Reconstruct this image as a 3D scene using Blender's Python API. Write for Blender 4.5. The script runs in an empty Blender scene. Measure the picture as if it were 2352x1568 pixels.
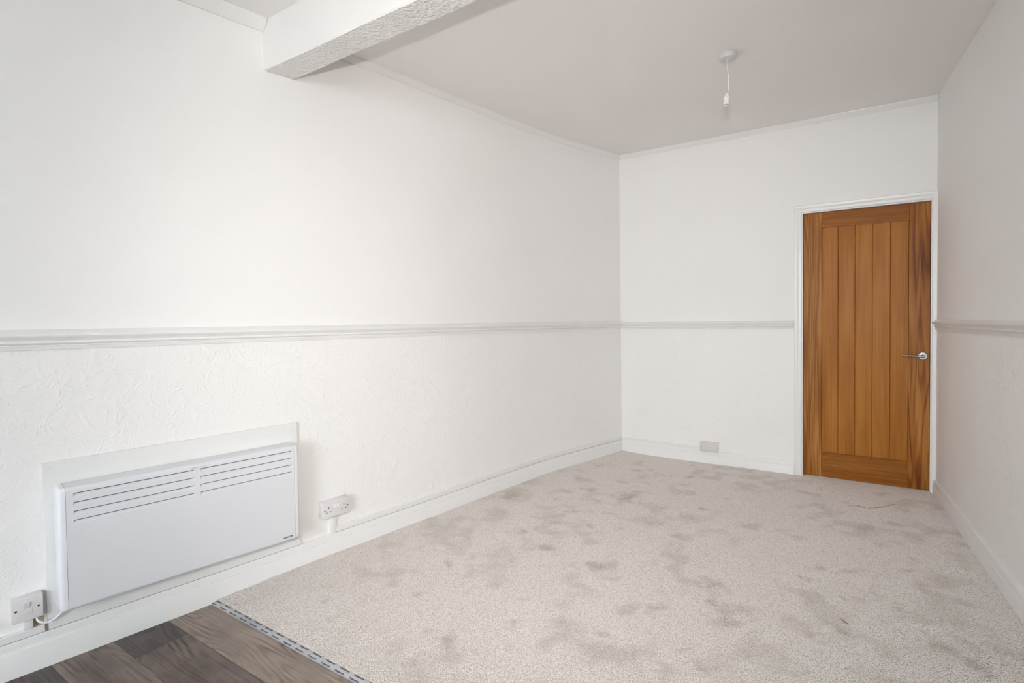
import bpy, bmesh, math, random
import numpy as np
from mathutils import Vector, Matrix

random.seed(7)
scene = bpy.context.scene
C = scene.collection

# ------------------------------------------------------------------ camera
YAW, PITCH, ROLL = -0.5859, -0.0294, -0.0159
cam_d = bpy.data.cameras.new('camera')
cam = bpy.data.objects.new('camera', cam_d); C.objects.link(cam)
_fw = Vector((math.sin(YAW) * math.cos(PITCH), math.cos(YAW) * math.cos(PITCH), math.sin(PITCH)))
_r = Vector((math.cos(YAW), -math.sin(YAW), 0)); _u = _r.cross(_fw)
_R = _r * math.cos(ROLL) + _u * math.sin(ROLL); _U = -_r * math.sin(ROLL) + _u * math.cos(ROLL)
cam.matrix_world = Matrix(((_R.x, _U.x, -_fw.x, 1.8456), (_R.y, _U.y, -_fw.y, -4.5692), (_R.z, _U.z, -_fw.z, 1.2624), (0, 0, 0, 1)))
cam_d.sensor_fit = 'HORIZONTAL'; cam_d.sensor_width = 36.0
cam_d.lens = 36.0 * 1221.551 / 2352.0
cam_d.shift_y = -21.6 / 2352.0
cam_d.clip_start = 0.02
scene.camera = cam

# ------------------------------------------------------------------ sky, exposure
SKY = 42.0
world = bpy.data.worlds.new('overcast_sky'); scene.world = world; world.use_nodes = True
wn = world.node_tree; bg = wn.nodes['Background']
# overcast sky: the zenith is about three times as bright as the horizon
tcw = wn.nodes.new('ShaderNodeTexCoord'); sep = wn.nodes.new('ShaderNodeSeparateXYZ'); mr = wn.nodes.new('ShaderNodeMapRange')
mr.inputs['From Min'].default_value = 0.0; mr.inputs['From Max'].default_value = 1.0
mr.inputs['To Min'].default_value = SKY * 0.43; mr.inputs['To Max'].default_value = SKY * 1.29
wn.links.new(tcw.outputs['Generated'], sep.inputs[0]); wn.links.new(sep.outputs['Z'], mr.inputs['Value']); wn.links.new(mr.outputs[0], bg.inputs['Strength'])
bg.inputs['Color'].default_value = (0.85, 0.935, 1.0, 1)
vs = scene.view_settings
vs.view_transform = 'Standard'; vs.look = 'None'; vs.gamma = 1.0; vs.use_curve_mapping = False
vs.exposure = 0.12
scene.cycles.max_bounces = 7; scene.cycles.diffuse_bounces = 6; scene.cycles.glossy_bounces = 3; scene.cycles.transparent_max_bounces = 8
scene.cycles.use_light_tree = False; scene.cycles.caustics_reflective = False; scene.cycles.caustics_refractive = False
scene.cycles.use_adaptive_sampling = True; scene.cycles.adaptive_threshold = 0.10; scene.cycles.adaptive_min_samples = 16

# window opening in the wall behind the camera
WIN_X0, WIN_X1, WIN_Z0, WIN_Z1 = 1.20, 2.85, 0.75, 2.40
Y_FRONT = -8.0
FLASH_W, FLASH_TILT, FLASH_PAN, FLASH_CONE = 172.0, -4.0, -2.5, 98.0
CEIL = 2.685
portal = bpy.data.lights.new('window_portal', 'AREA'); portal.shape = 'RECTANGLE'
portal.size = WIN_X1 - WIN_X0; portal.size_y = WIN_Z1 - WIN_Z0; portal.cycles.is_portal = True
po = bpy.data.objects.new('window_portal', portal); C.objects.link(po)
po.location = ((WIN_X0 + WIN_X1) / 2, Y_FRONT - 0.22, (WIN_Z0 + WIN_Z1) / 2); po.rotation_euler = (math.radians(90), 0, 0)

# the photographer's flash, just above the lens: it throws the hard edge of the beam's shadow on ceiling and wall
flash = bpy.data.lights.new('camera_flash', 'SPOT'); flash.spot_size = math.radians(FLASH_CONE); flash.spot_blend = 1.0; flash.shadow_soft_size = 0.03
flash.energy = FLASH_W; flash.color = (1.0, 0.96, 0.92)
fo = bpy.data.objects.new('camera_flash', flash); C.objects.link(fo)
fo.location = (1.845, -4.575, 1.55)
fo.rotation_euler = (math.radians(90 + FLASH_TILT), 0, -YAW + math.radians(FLASH_PAN))

# ------------------------------------------------------------------ helpers
def tag(o, label=None, cat=None, group=None, kind=None):
    if label: o['label'] = label
    if cat: o['category'] = cat
    if group: o['group'] = group
    if kind: o['kind'] = kind
    return o

def empty(name, loc=(0, 0, 0), rz=0.0, parent=None):
    o = bpy.data.objects.new(name, None); C.objects.link(o)
    o.location = loc; o.rotation_euler = (0, 0, rz); o.empty_display_size = 0.05
    if parent: o.parent = parent
    return o

def link_mesh(name, me, mats, parent=None, smooth=None):
    o = bpy.data.objects.new(name, me); C.objects.link(o)
    for m in (mats if isinstance(mats, (list, tuple)) else [mats]): me.materials.append(m)
    if parent: o.parent = parent
    if smooth is not None:
        me.polygons.foreach_set('use_smooth', [True] * len(me.polygons))
        try: me.set_sharp_from_angle(angle=math.radians(smooth))
        except Exception: pass
    return o

def from_bm(name, bm, mats, parent=None, smooth=None, fix=True):
    if fix: bmesh.ops.recalc_face_normals(bm, faces=bm.faces)
    me = bpy.data.meshes.new(name); bm.to_mesh(me); bm.free()
    return link_mesh(name, me, mats, parent, smooth)

def add_box(bm, x0, x1, y0, y1, z0, z1, bev=0.0, seg=2):
    vs_ = [bm.verts.new(p) for p in ((x0, y0, z0), (x1, y0, z0), (x1, y1, z0), (x0, y1, z0), (x0, y0, z1), (x1, y0, z1), (x1, y1, z1), (x0, y1, z1))]
    fs = [bm.faces.new([vs_[i] for i in f]) for f in ((0, 3, 2, 1), (4, 5, 6, 7), (0, 1, 5, 4), (1, 2, 6, 5), (2, 3, 7, 6), (3, 0, 4, 7))]
    if bev > 0:
        es = list({e for f in fs for e in f.edges})
        bmesh.ops.bevel(bm, geom=es, offset=bev, segments=seg, profile=0.5, affect='EDGES')

def box(name, x0, x1, y0, y1, z0, z1, mat, parent=None, bev=0.0, seg=2):
    bm = bmesh.new(); add_box(bm, x0, x1, y0, y1, z0, z1, bev, seg)
    return from_bm(name, bm, mat, parent, smooth=35 if bev else None)

def add_lathe(bm, prof, n=32, axis='Z', origin=(0, 0, 0), cap=True):
    """prof: list of (radius, height) turned round an axis."""
    rings = []
    o = Vector(origin)
    for r, h in prof:
        ring = []
        for i in range(n):
            a = 2 * math.pi * i / n
            c, s = r * math.cos(a), r * math.sin(a)
            p = {'Z': Vector((c, s, h)), 'Y': Vector((c, h, s)), 'X': Vector((h, c, s))}[axis]
            ring.append(bm.verts.new(o + p))
        rings.append(ring)
    for a, b in zip(rings, rings[1:]):
        for i in range(n): bm.faces.new((a[i], a[(i + 1) % n], b[(i + 1) % n], b[i]))
    if cap:
        bm.faces.new(rings[0][::-1]); bm.faces.new(rings[-1])

def add_tube(bm, pts, r, n=10, flat=1.0, up=(0, 0, 1)):
    pts = [Vector(p) for p in pts]; rings = []
    up = Vector(up)
    for i, p in enumerate(pts):
        t = (pts[min(i + 1, len(pts) - 1)] - pts[max(i - 1, 0)]).normalized()
        a = t.cross(up)
        if a.length < 1e-3: a = t.cross(Vector((1, 0, 0)))
        a.normalize(); b = a.cross(t).normalized()
        rr = r[i] if isinstance(r, (list, tuple)) else r
        rings.append([bm.verts.new(p + a * rr * math.cos(2 * math.pi * k / n) + b * rr * flat * math.sin(2 * math.pi * k / n)) for k in range(n)])
    for a, b in zip(rings, rings[1:]):
        for i in range(n): bm.faces.new((a[i], a[(i + 1) % n], b[(i + 1) % n], b[i]))
    bm.faces.new(rings[0][::-1]); bm.faces.new(rings[-1])

def smooth_curve(pts, n=8):
    out = []
    P = [Vector(p) for p in pts]; P = [2 * P[0] - P[1]] + P + [2 * P[-1] - P[-2]]
    for i in range(1, len(P) - 2):
        for k in range(n):
            t = k / n
            out.append(0.5 * ((2 * P[i]) + (P[i + 1] - P[i - 1]) * t + (2 * P[i - 1] - 5 * P[i] + 4 * P[i + 1] - P[i + 2]) * t * t + (3 * P[i] - P[i - 1] - 3 * P[i + 1] + P[i + 2]) * t ** 3))
    out.append(P[-2]); return out

def sweep(name, path, prof, mat, parent=None, smooth=40, closed=True):
    """path: list of (point, outward normal, z offset); prof: closed list of (depth, z)."""
    bm = bmesh.new(); rings = []
    for p, nrm, dz in path:
        rings.append([bm.verts.new((p[0] + nrm[0] * d, p[1] + nrm[1] * d, z + dz)) for d, z in prof])
    m = len(prof)
    for a, b in zip(rings, rings[1:]):
        for i in range(m if closed else m - 1): bm.faces.new((a[i], b[i], b[(i + 1) % m], a[(i + 1) % m]))
    if closed:
        bm.faces.new(rings[0]); bm.faces.new(rings[-1][::-1])
    return from_bm(name, bm, mat, parent, smooth)

def text_mesh(name, body, size, mat, parent, loc, rot, sx=1.0, shear=0.0, align='CENTER', offset=0.0):
    cu = bpy.data.curves.new(name, 'FONT'); cu.body = body; cu.size = size; cu.align_x = align; cu.align_y = 'CENTER'
    cu.shear = shear; cu.offset = offset; cu.resolution_u = 3
    t = bpy.data.objects.new(name + '_src', cu); C.objects.link(t)
    dg = bpy.context.evaluated_depsgraph_get()
    me = bpy.data.meshes.new_from_object(t.evaluated_get(dg)); bpy.data.objects.remove(t); bpy.data.curves.remove(cu)
    me.name = name
    for v in me.vertices: v.co.x *= sx
    me.materials.clear()
    o = link_mesh(name, me, mat, parent); o.location = loc; o.rotation_euler = rot
    return o

# ------------------------------------------------------------------ materials
def nodes_of(name):
    m = bpy.data.materials.new(name); m.use_nodes = True
    nt = m.node_tree; b = nt.nodes['Principled BSDF']
    return m, nt, b

def N(nt, t, **kw):
    n = nt.nodes.new(t)
    for k, v in kw.items():
        if k in n.inputs: n.inputs[k].default_value = v
        else: setattr(n, k, v)
    return n

def srgb(r, g, b):
    f = lambda c: c / 12.92 if c <= 0.04045 else ((c + 0.055) / 1.055) ** 2.4
    return (f(r / 255), f(g / 255), f(b / 255), 1)

def plain(name, col, rough=0.5, metallic=0.0, spec=0.5):
    m, nt, b = nodes_of(name)
    b.inputs['Base Color'].default_value = col; b.inputs['Roughness'].default_value = rough
    b.inputs['Metallic'].default_value = metallic; b.inputs['Specular IOR Level'].default_value = spec
    return m

def paint(name, col, rough=0.6, scale=60.0, strength=0.08, dist=0.002, kind='fine', spec=0.35):
    m, nt, b = nodes_of(name)
    b.inputs['Roughness'].default_value = rough; b.inputs['Specular IOR Level'].default_value = spec
    tc = N(nt, 'ShaderNodeTexCoord')
    # broad, barely visible colour variation of the emulsion
    n0 = N(nt, 'ShaderNodeTexNoise', Scale=1.7, Detail=1.0); nt.links.new(tc.outputs['Object'], n0.inputs['Vector'])
    mix = N(nt, 'ShaderNodeMix', data_type='RGBA')
    mix.inputs['A'].default_value = col; mix.inputs['B'].default_value = (col[0] * 0.965, col[1] * 0.96, col[2] * 0.955, 1)
    nt.links.new(n0.outputs['Fac'], mix.inputs['Factor']); nt.links.new(mix.outputs['Result'], b.inputs['Base Color'])
    if kind == 'flat': return m
    bump = N(nt, 'ShaderNodeBump', Strength=strength, Distance=dist)
    if kind == 'fine':
        n1 = N(nt, 'ShaderNodeTexNoise', Scale=scale, Detail=5.0, Roughness=0.6); nt.links.new(tc.outputs['Object'], n1.inputs['Vector'])
        nt.links.new(n1.outputs['Fac'], bump.inputs['Height'])
    elif kind == 'wallpaper':
        # blown-vinyl relief: folded ridges, warped
        w = N(nt, 'ShaderNodeTexNoise', Scale=9.0, Detail=1.0); nt.links.new(tc.outputs['Object'], w.inputs['Vector'])
        add = N(nt, 'ShaderNodeMix', data_type='RGBA', blend_type='LINEAR_LIGHT'); add.inputs['Factor'].default_value = 0.10
        nt.links.new(tc.outputs['Object'], add.inputs['A']); nt.links.new(w.outputs['Color'], add.inputs['B'])
        r = N(nt, 'ShaderNodeTexNoise', noise_type='RIDGED_MULTIFRACTAL', Scale=scale, Detail=2.5, Roughness=0.6, Lacunarity=2.2)
        nt.links.new(add.outputs['Result'], r.inputs['Vector'])
        n2 = N(nt, 'ShaderNodeTexNoise', Scale=scale * 4.5, Detail=1.0); nt.links.new(tc.outputs['Object'], n2.inputs['Vector'])
        mul = N(nt, 'ShaderNodeMath', operation='MULTIPLY_ADD'); mul.inputs[1].default_value = 0.35
        nt.links.new(n2.outputs['Fac'], mul.inputs[0]); nt.links.new(r.outputs['Fac'], mul.inputs[2])
        nt.links.new(mul.outputs[0], bump.inputs['Height'])
    elif kind == 'stipple':
        v = N(nt, 'ShaderNodeTexVoronoi', Scale=scale, feature='SMOOTH_F1'); nt.links.new(tc.outputs['Object'], v.inputs['Vector'])
        n1 = N(nt, 'ShaderNodeTexNoise', Scale=scale * 0.6, Detail=4.0); nt.links.new(tc.outputs['Object'], n1.inputs['Vector'])
        mul = N(nt, 'ShaderNodeMath', operation='ADD'); nt.links.new(v.outputs['Distance'], mul.inputs[0]); nt.links.new(n1.outputs['Fac'], mul.inputs[1])
        nt.links.new(mul.outputs[0], bump.inputs['Height'])
    nt.links.new(bump.outputs['Normal'], b.inputs['Normal'])
    return m

def wood(name, dark, mid, light, axis='Z', seed=0.0, rings=9.0, across=5.0, along=0.7, figure=0.6, rough=0.42, fine=1.0, contrast=1.0, smudge=0.0, spec=0.16, sharp=2.5, det=2.2, patchy=False):
    """flat-sawn timber: contour lines of stretched noise, plus pores along the grain."""
    m, nt, b = nodes_of(name)
    tc = N(nt, 'ShaderNodeTexCoord')
    mp = N(nt, 'ShaderNodeMapping'); mp.inputs['Location'].default_value = (seed * 3.7, seed * 1.3, seed * 2.1)
    sc = {'X': (along, across, across), 'Y': (across, along, across), 'Z': (across, across, along)}[axis]
    mp.inputs['Scale'].default_value = sc
    nt.links.new(tc.outputs['Object'], mp.inputs['Vector'])
    n = N(nt, 'ShaderNodeTexNoise', Scale=1.0, Detail=det, Roughness=0.5, Distortion=0.35); nt.links.new(mp.outputs['Vector'], n.inputs['Vector'])
    m1 = N(nt, 'ShaderNodeMath', operation='MULTIPLY'); m1.inputs[1].default_value = rings * 6.283
    nt.links.new(n.outputs['Fac'], m1.inputs[0])
    sn0 = N(nt, 'ShaderNodeMath', operation='SINE'); nt.links.new(m1.outputs[0], sn0.inputs[0])
    sh = N(nt, 'ShaderNodeMath', operation='MULTIPLY_ADD'); sh.inputs[1].default_value = 0.5; sh.inputs[2].default_value = 0.5; nt.links.new(sn0.outputs[0], sh.inputs[0])
    pw_ = N(nt, 'ShaderNodeMath', operation='POWER'); pw_.inputs[1].default_value = sharp; nt.links.new(sh.outputs[0], pw_.inputs[0])
    sn = N(nt, 'ShaderNodeMath', operation='MULTIPLY_ADD'); sn.inputs[1].default_value = -2.0; sn.inputs[2].default_value = 0.7; nt.links.new(pw_.outputs[0], sn.inputs[0])
    # pores
    mp2 = N(nt, 'ShaderNodeMapping'); k = 26.0
    mp2.inputs['Scale'].default_value = {'X': (2.2, 130, 130), 'Y': (130, 2.2, 130), 'Z': (130, 130, 2.2)}[axis]
    nt.links.new(tc.outputs['Object'], mp2.inputs['Vector'])
    n2 = N(nt, 'ShaderNodeTexNoise', Scale=1.0, Detail=4.0, Roughness=0.65); nt.links.new(mp2.outputs['Vector'], n2.inputs['Vector'])
    # slow drift of tone
    mp3 = N(nt, 'ShaderNodeMapping'); mp3.inputs['Location'].default_value = (seed, -seed, seed * 0.5)
    mp3.inputs['Scale'].default_value = {'X': (1.3, 11, 11), 'Y': (11, 1.3, 11), 'Z': (11, 11, 1.3)}[axis]
    nt.links.new(tc.outputs['Object'], mp3.inputs['Vector'])
    n3 = N(nt, 'ShaderNodeTexNoise', Scale=1.0, Detail=3.0); nt.links.new(mp3.outputs['Vector'], n3.inputs['Vector'])
    ring = sn.outputs[0]
    if patchy:      # the figure comes and goes along the board
        n5 = N(nt, 'ShaderNodeTexNoise', Scale=1.0, Detail=1.0); mp5 = N(nt, 'ShaderNodeMapping')
        mp5.inputs['Location'].default_value = (seed * 1.9, seed, 0); mp5.inputs['Scale'].default_value = {'X': (3.0, 9.0, 1.0), 'Y': (9.0, 3.0, 1.0), 'Z': (9.0, 1.0, 3.0)}[axis]
        nt.links.new(tc.outputs['Object'], mp5.inputs['Vector']); nt.links.new(mp5.outputs['Vector'], n5.inputs['Vector'])
        mr5 = N(nt, 'ShaderNodeMapRange'); mr5.inputs['From Min'].default_value = 0.40; mr5.inputs['From Max'].default_value = 0.62; mr5.inputs['To Min'].default_value = 0.12; mr5.inputs['To Max'].default_value = 1.0
        nt.links.new(n5.outputs['Fac'], mr5.inputs['Value'])
        mu5 = N(nt, 'ShaderNodeMath', operation='MULTIPLY'); nt.links.new(ring, mu5.inputs[0]); nt.links.new(mr5.outputs[0], mu5.inputs[1]); ring = mu5.outputs[0]
    a = N(nt, 'ShaderNodeMath', operation='MULTIPLY_ADD'); a.inputs[1].default_value = 0.16 * figure; a.inputs[2].default_value = 0.5
    nt.links.new(ring, a.inputs[0])
    c1 = N(nt, 'ShaderNodeMath', operation='MULTIPLY_ADD'); c1.inputs[1].default_value = 0.55 * fine
    nt.links.new(n2.outputs['Fac'], c1.inputs[0]); nt.links.new(a.outputs[0], c1.inputs[2])
    c2 = N(nt, 'ShaderNodeMath', operation='MULTIPLY_ADD'); c2.inputs[1].default_value = 0.75 * contrast
    nt.links.new(n3.outputs['Fac'], c2.inputs[0]); nt.links.new(c1.outputs[0], c2.inputs[2])
    off = N(nt, 'ShaderNodeMath', operation='SUBTRACT'); off.inputs[1].default_value = 0.275 * fine + 0.375 * contrast
    nt.links.new(c2.outputs[0], off.inputs[0])
    ramp = N(nt, 'ShaderNodeValToRGB')
    e = ramp.color_ramp.elements; e[0].position = 0.22; e[0].color = dark; e[1].position = 0.80; e[1].color = light
    x = e.new(0.5); x.color = mid
    nt.links.new(off.outputs[0], ramp.inputs['Fac'])
    out = ramp.outputs['Color']
    if smudge > 0:
        n4 = N(nt, 'ShaderNodeTexNoise', Scale=5.0, Detail=4.0, Roughness=0.6); nt.links.new(tc.outputs['Object'], n4.inputs['Vector'])
        r4 = N(nt, 'ShaderNodeValToRGB'); r4.color_ramp.elements[0].position = 0.40; r4.color_ramp.elements[1].position = 0.62
        r4.color_ramp.elements[0].color = (1 - smudge, 1 - smudge, 1 - smudge, 1)
        nt.links.new(n4.outputs['Fac'], r4.inputs['Fac'])
        mm = N(nt, 'ShaderNodeMix', data_type='RGBA', blend_type='MULTIPLY'); mm.inputs['Factor'].default_value = 1.0
        nt.links.new(out, mm.inputs['A']); nt.links.new(r4.outputs['Color'], mm.inputs['B']); out = mm.outputs['Result']
    nt.links.new(out, b.inputs['Base Color'])
    b.inputs['Roughness'].default_value = rough; b.inputs['Specular IOR Level'].default_value = spec
    bump = N(nt, 'ShaderNodeBump', Strength=0.12, Distance=0.001); nt.links.new(n2.outputs['Fac'], bump.inputs['Height'])
    nt.links.new(bump.outputs['Normal'], b.inputs['Normal'])
    return m

WHITE = (0.875, 0.865, 0.85, 1)
M = {}
M['wall'] = paint('wall_emulsion', WHITE, 0.65, kind='flat')
M['wallpaper'] = paint('wallpaper_relief', WHITE, 0.55, 38.0, 0.52, 0.0055, 'wallpaper')
M['ceiling'] = paint('ceiling_emulsion', (0.88, 0.857, 0.845, 1), 0.75, kind='flat')
M['beam'] = paint('beam_emulsion', (0.84, 0.83, 0.81, 1), 0.6, kind='flat')
M['stipple'] = paint('beam_stipple', (0.80, 0.79, 0.77, 1), 0.28, 85, 0.9, 0.006, 'stipple', 0.7)
M['gloss'] = paint('white_gloss', (0.83, 0.825, 0.815, 1), 0.32, kind='flat', spec=0.45)
M['seam_dark'] = plain('seam_brown', (0.30, 0.22, 0.18, 1), 0.8)
M['board'] = paint('board_paint', (0.80, 0.80, 0.785, 1), 0.45, kind='flat')
M['heater'] = plain('heater_enamel', (0.73, 0.74, 0.765, 1), 0.42)
M['heater_cap'] = plain('heater_cap_plastic', (0.80, 0.81, 0.85, 1), 0.4)
M['void'] = plain('slot_shade_black', (0.05, 0.05, 0.055, 1), 0.8)  # near-black stands in for the shade inside the vent slots
M['plastic'] = plain('switch_plastic', (0.72, 0.70, 0.70, 1), 0.35)
M['plastic_old'] = plain('accessory_plastic', (0.66, 0.63, 0.62, 1), 0.38)
M['rocker'] = plain('rocker_plastic', (0.83, 0.82, 0.81, 1), 0.28)
M['pvc'] = plain('white_pvc', (0.80, 0.79, 0.78, 1), 0.35)
M['cord'] = plain('cord_pvc', (0.85, 0.85, 0.90, 1), 0.35)
M['screw'] = plain('screw_steel', (0.16, 0.15, 0.15, 1), 0.35, 0.9)
M['hole'] = plain('socket_hole', (0.02, 0.018, 0.02, 1), 0.8)
M['ink'] = plain('dark_print', (0.015, 0.014, 0.025, 1), 0.6)
M['ink_grey'] = plain('grey_print', (0.30, 0.30, 0.32, 1), 0.6)
M['chrome'] = plain('chrome', (0.45, 0.44, 0.43, 1), 0.22, 1.0)
M['satin'] = plain('satin_chrome', (0.30, 0.295, 0.29, 1), 0.42, 1.0)
M['strip'] = plain('silver_strip', (0.56, 0.565, 0.59, 1), 0.28, 0.55)
M['plaster'] = plain('shaded_plaster', (0.42, 0.34, 0.22, 1), 0.9)
M['pend'] = plain('pendant_plastic', (0.80, 0.77, 0.76, 1), 0.4)
M['rose'] = plain('rose_plastic', (0.66, 0.655, 0.65, 1), 0.45)
M['brass'] = plain('lampholder_inside', (0.20, 0.14, 0.12, 1), 0.5)
M['ground'] = paint('paving', (0.30, 0.29, 0.28, 1), 0.9, kind='flat')
M['hall'] = plain('hall_stop_dark', (0.35, 0.33, 0.30, 1), 0.8)
M['splinter'] = plain('splinter_wood', srgb(150, 105, 55), 0.7)
M['screed'] = plain('screed', (0.25, 0.24, 0.23, 1), 0.9)
OAK = (srgb(124, 70, 16), srgb(166, 105, 37), srgb(190, 134, 62))
M['oak_plank'] = wood('oak_plank', *OAK, axis='Z', seed=2.0, rings=3.0, across=10, along=0.35, figure=0.22, fine=0.8, contrast=0.5)
M['oak_rail'] = wood('oak_rail', srgb(108, 56, 10), srgb(144, 86, 28), srgb(188, 132, 62), axis='X', seed=4.0, rings=5.0, across=26, along=0.6, figure=0.3, fine=0.9, contrast=0.5)
M['oak_left'] = wood('oak_stile_hinge', srgb(126, 72, 22), srgb(158, 101, 42), srgb(196, 148, 84), axis='Z', seed=9.0, rings=8.0, across=22, along=0.55, figure=0.75, fine=0.7, contrast=0.7, sharp=1.5)
M['oak_right'] = wood('oak_stile_lock', srgb(102, 48, 8), srgb(152, 93, 34), srgb(184, 130, 64), axis='Z', seed=5.4, rings=7.0, across=14, along=0.8, figure=0.75, fine=0.5, contrast=1.3, sharp=1.6, det=2.5)
V = dict(axis='X', rough=0.38, fine=1.2, spec=0.3, sharp=2.0, det=1.5, patchy=True)
M['vinyl_tan'] = wood('vinyl_tan', srgb(88, 73, 65), srgb(148, 133, 122), srgb(176, 162, 151), seed=1.2, rings=24, across=7, along=1.30, figure=0.85, contrast=0.75, smudge=0.20, **V)
M['vinyl_brown'] = wood('vinyl_brown', srgb(80, 66, 60), srgb(130, 116, 108), srgb(156, 142, 132), seed=3.3, rings=18, across=6, along=1.40, figure=0.75, contrast=0.75, smudge=0.28, **V)
M['vinyl_dark'] = wood('vinyl_dark', srgb(60, 53, 52), srgb(94, 85, 83), srgb(118, 108, 103), seed=6.1, rings=18, across=6, along=1.50, figure=0.70, contrast=0.60, smudge=0.25, **V)
M['vinyl_mid'] = wood('vinyl_mid', srgb(66, 57, 53), srgb(116, 103, 96), srgb(144, 130, 121), seed=8.5, rings=20, across=6.5, along=1.40, figure=0.85, contrast=0.75, smudge=0.35, **V)

# carpet yarn reads its tone from the tufts
m, nt, b = nodes_of('carpet_yarn')
at = N(nt, 'ShaderNodeAttribute', attribute_name='yarn'); nt.links.new(at.outputs['Color'], b.inputs['Base Color'])
b.inputs['Roughness'].default_value = 0.75; b.inputs['Specular IOR Level'].default_value = 0.2
M['yarn'] = m
M['carpet_base'] = paint('carpet_backing', (0.80, 0.75, 0.705, 1), 0.95, kind='flat')

# thin clear glazing
m, nt, b = nodes_of('window_glass'); nt.nodes.remove(b)
tr = N(nt, 'ShaderNodeBsdfTransparent'); gl = N(nt, 'ShaderNodeBsdfGlossy', Roughness=0.0); mx = N(nt, 'ShaderNodeMixShader')
mx.inputs['Fac'].default_value = 0.06
nt.links.new(tr.outputs[0], mx.inputs[1]); nt.links.new(gl.outputs[0], mx.inputs[2]); nt.links.new(mx.outputs[0], nt.nodes['Material Output'].inputs['Surface'])
M['glass'] = m

# ------------------------------------------------------------------ plan of the room
# the left-hand wall is not straight: it swings in towards the far corner
LW = [(-0.6949 + 0.15 * (Y_FRONT + 4.0071), Y_FRONT), (-0.6949, -4.0071), (-0.5564, -3.0881), (-0.4787, -2.5463), (-0.4075, -2.0474), (-0.3479, -1.5720), (-0.2603, -1.0035), (-0.1490, -0.5319), (0.0, 0.0)]
def lw_slope(i):
    a = LW[max(i - 1, 0)]; c = LW[min(i + 1, len(LW) - 1)]
    return (c[0] - a[0]) / (c[1] - a[1])
def lw_x(y):
    if y < LW[2][1]:
        (xa, ya), (xb, yb) = (LW[0], LW[1]) if y < LW[1][1] else (LW[1], LW[2])
        return xa + (xb - xa) * (y - ya) / (yb - ya)
    for i in range(2, len(LW) - 1):
        if y <= LW[i + 1][1] + 1e-9:
            (x0, y0), (x1, y1) = LW[i], LW[i + 1]; h = y1 - y0; t = (y - y0) / h
            m0, m1 = lw_slope(i) * h, lw_slope(i + 1) * h
            return (2 * t ** 3 - 3 * t ** 2 + 1) * x0 + (t ** 3 - 2 * t ** 2 + t) * m0 + (-2 * t ** 3 + 3 * t ** 2) * x1 + (t ** 3 - t ** 2) * m1
    return LW[-1][0] + (y - LW[-1][1]) * 0.28
def lw_normal(y):
    d = (lw_x(y + 0.02) - lw_x(y - 0.02)) / 0.04
    n = Vector((1, -d)); n.normalize(); return (n.x, n.y)
def lw_frame(y):
    d = (lw_x(y + 0.03) - lw_x(y - 0.03)) / 0.06
    return (lw_x(y), y, 0), math.atan2(1, d)
def lpath(y0, y1, tilt=0.0, step=0.12):
    n = max(2, int(abs(y1 - y0) / step) + 1)
    return [((lw_x(y), y), lw_normal(y), -tilt * y) for y in np.linspace(y0, y1, n)]
RW0 = 2.248; RS = 0.0842
def rw_x(y): return RW0 - RS * y
_rn = Vector((-1, -RS)).normalized(); RN = (_rn.x, _rn.y)
def rpath(y0, y1, tilt=0.0): return [((rw_x(y), y), RN, -tilt * y) for y in np.linspace(y0, y1, 4)]
def bpath(x0, x1, t0=0.0, t1=0.0): return [((x0, 0.0), (0, -1), t0), ((x1, 0.0), (0, -1), t1)]

DADO_Z = 1.1335
# ------------------------------------------------------------------ walls, floor, ceiling
def left_wall():
    bm = bmesh.new(); ys = np.linspace(Y_FRONT - 0.3, 0.14, 70)
    rows = []
    for y in ys:
        zs = (-0.15, DADO_Z + 0.03 - 0.0089 * y, CEIL + 0.02)
        rows.append([bm.verts.new((lw_x(y), y, z)) for z in zs] + [bm.verts.new((lw_x(y) - 0.15, y, z)) for z in zs[::-1]])
    for a, c in zip(rows, rows[1:]):
        for i in range(6):
            f = bm.faces.new((a[i], c[i], c[(i + 1) % 6], a[(i + 1) % 6]))
            f.material_index = 1 if i == 0 else 0
    bm.faces.new(rows[0]); bm.faces.new(rows[-1][::-1])
    o = from_bm('wall_left', bm, [M['wall'], M['wallpaper']], smooth=30); tag(o, kind='structure'); return o
wall_left = left_wall()

def right_wall():
    bm = bmesh.new(); rows = []
    for y in (0.14, Y_FRONT - 0.3):
        zs = (-0.15, DADO_Z + 0.03 - 0.0101 * y, CEIL + 0.02)
        rows.append([bm.verts.new((rw_x(y), y, z)) for z in zs] + [bm.verts.new((rw_x(y) + 0.15, y, z)) for z in zs[::-1]])
    a, c = rows
    for i in range(6):
        f = bm.faces.new((a[i], c[i], c[(i + 1) % 6], a[(i + 1) % 6])); f.material_index = 1 if i == 0 else 0
    bm.faces.new(a); bm.faces.new(c[::-1])
    tag(from_bm('wall_right', bm, [M['wall'], M['wallpaper']]), kind='structure')
right_wall()

DX0, DX1, DZ1 = 1.446, 2.226, 2.012     # structural opening lined by the jambs
def back_wall():
    bm = bmesh.new()
    def slab(x0, x1, z0, z1, mi):
        k = len(bm.faces); add_box(bm, x0, x1, 0.0, 0.12, z0, z1)
        bm.faces.ensure_lookup_table()
        for f in bm.faces[k:]: f.material_index = mi
    slab(-0.3, DX0, -0.15, DADO_Z + 0.03, 1); slab(-0.3, DX0, DADO_Z + 0.03, CEIL + 0.02, 0)
    slab(DX0, DX1, DZ1, CEIL + 0.02, 0); slab(DX1, 2.5, -0.15, CEIL + 0.02, 0)
    tag(from_bm('wall_back', bm, [M['wall'], M['wallpaper']]), kind='structure')
back_wall()

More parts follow.
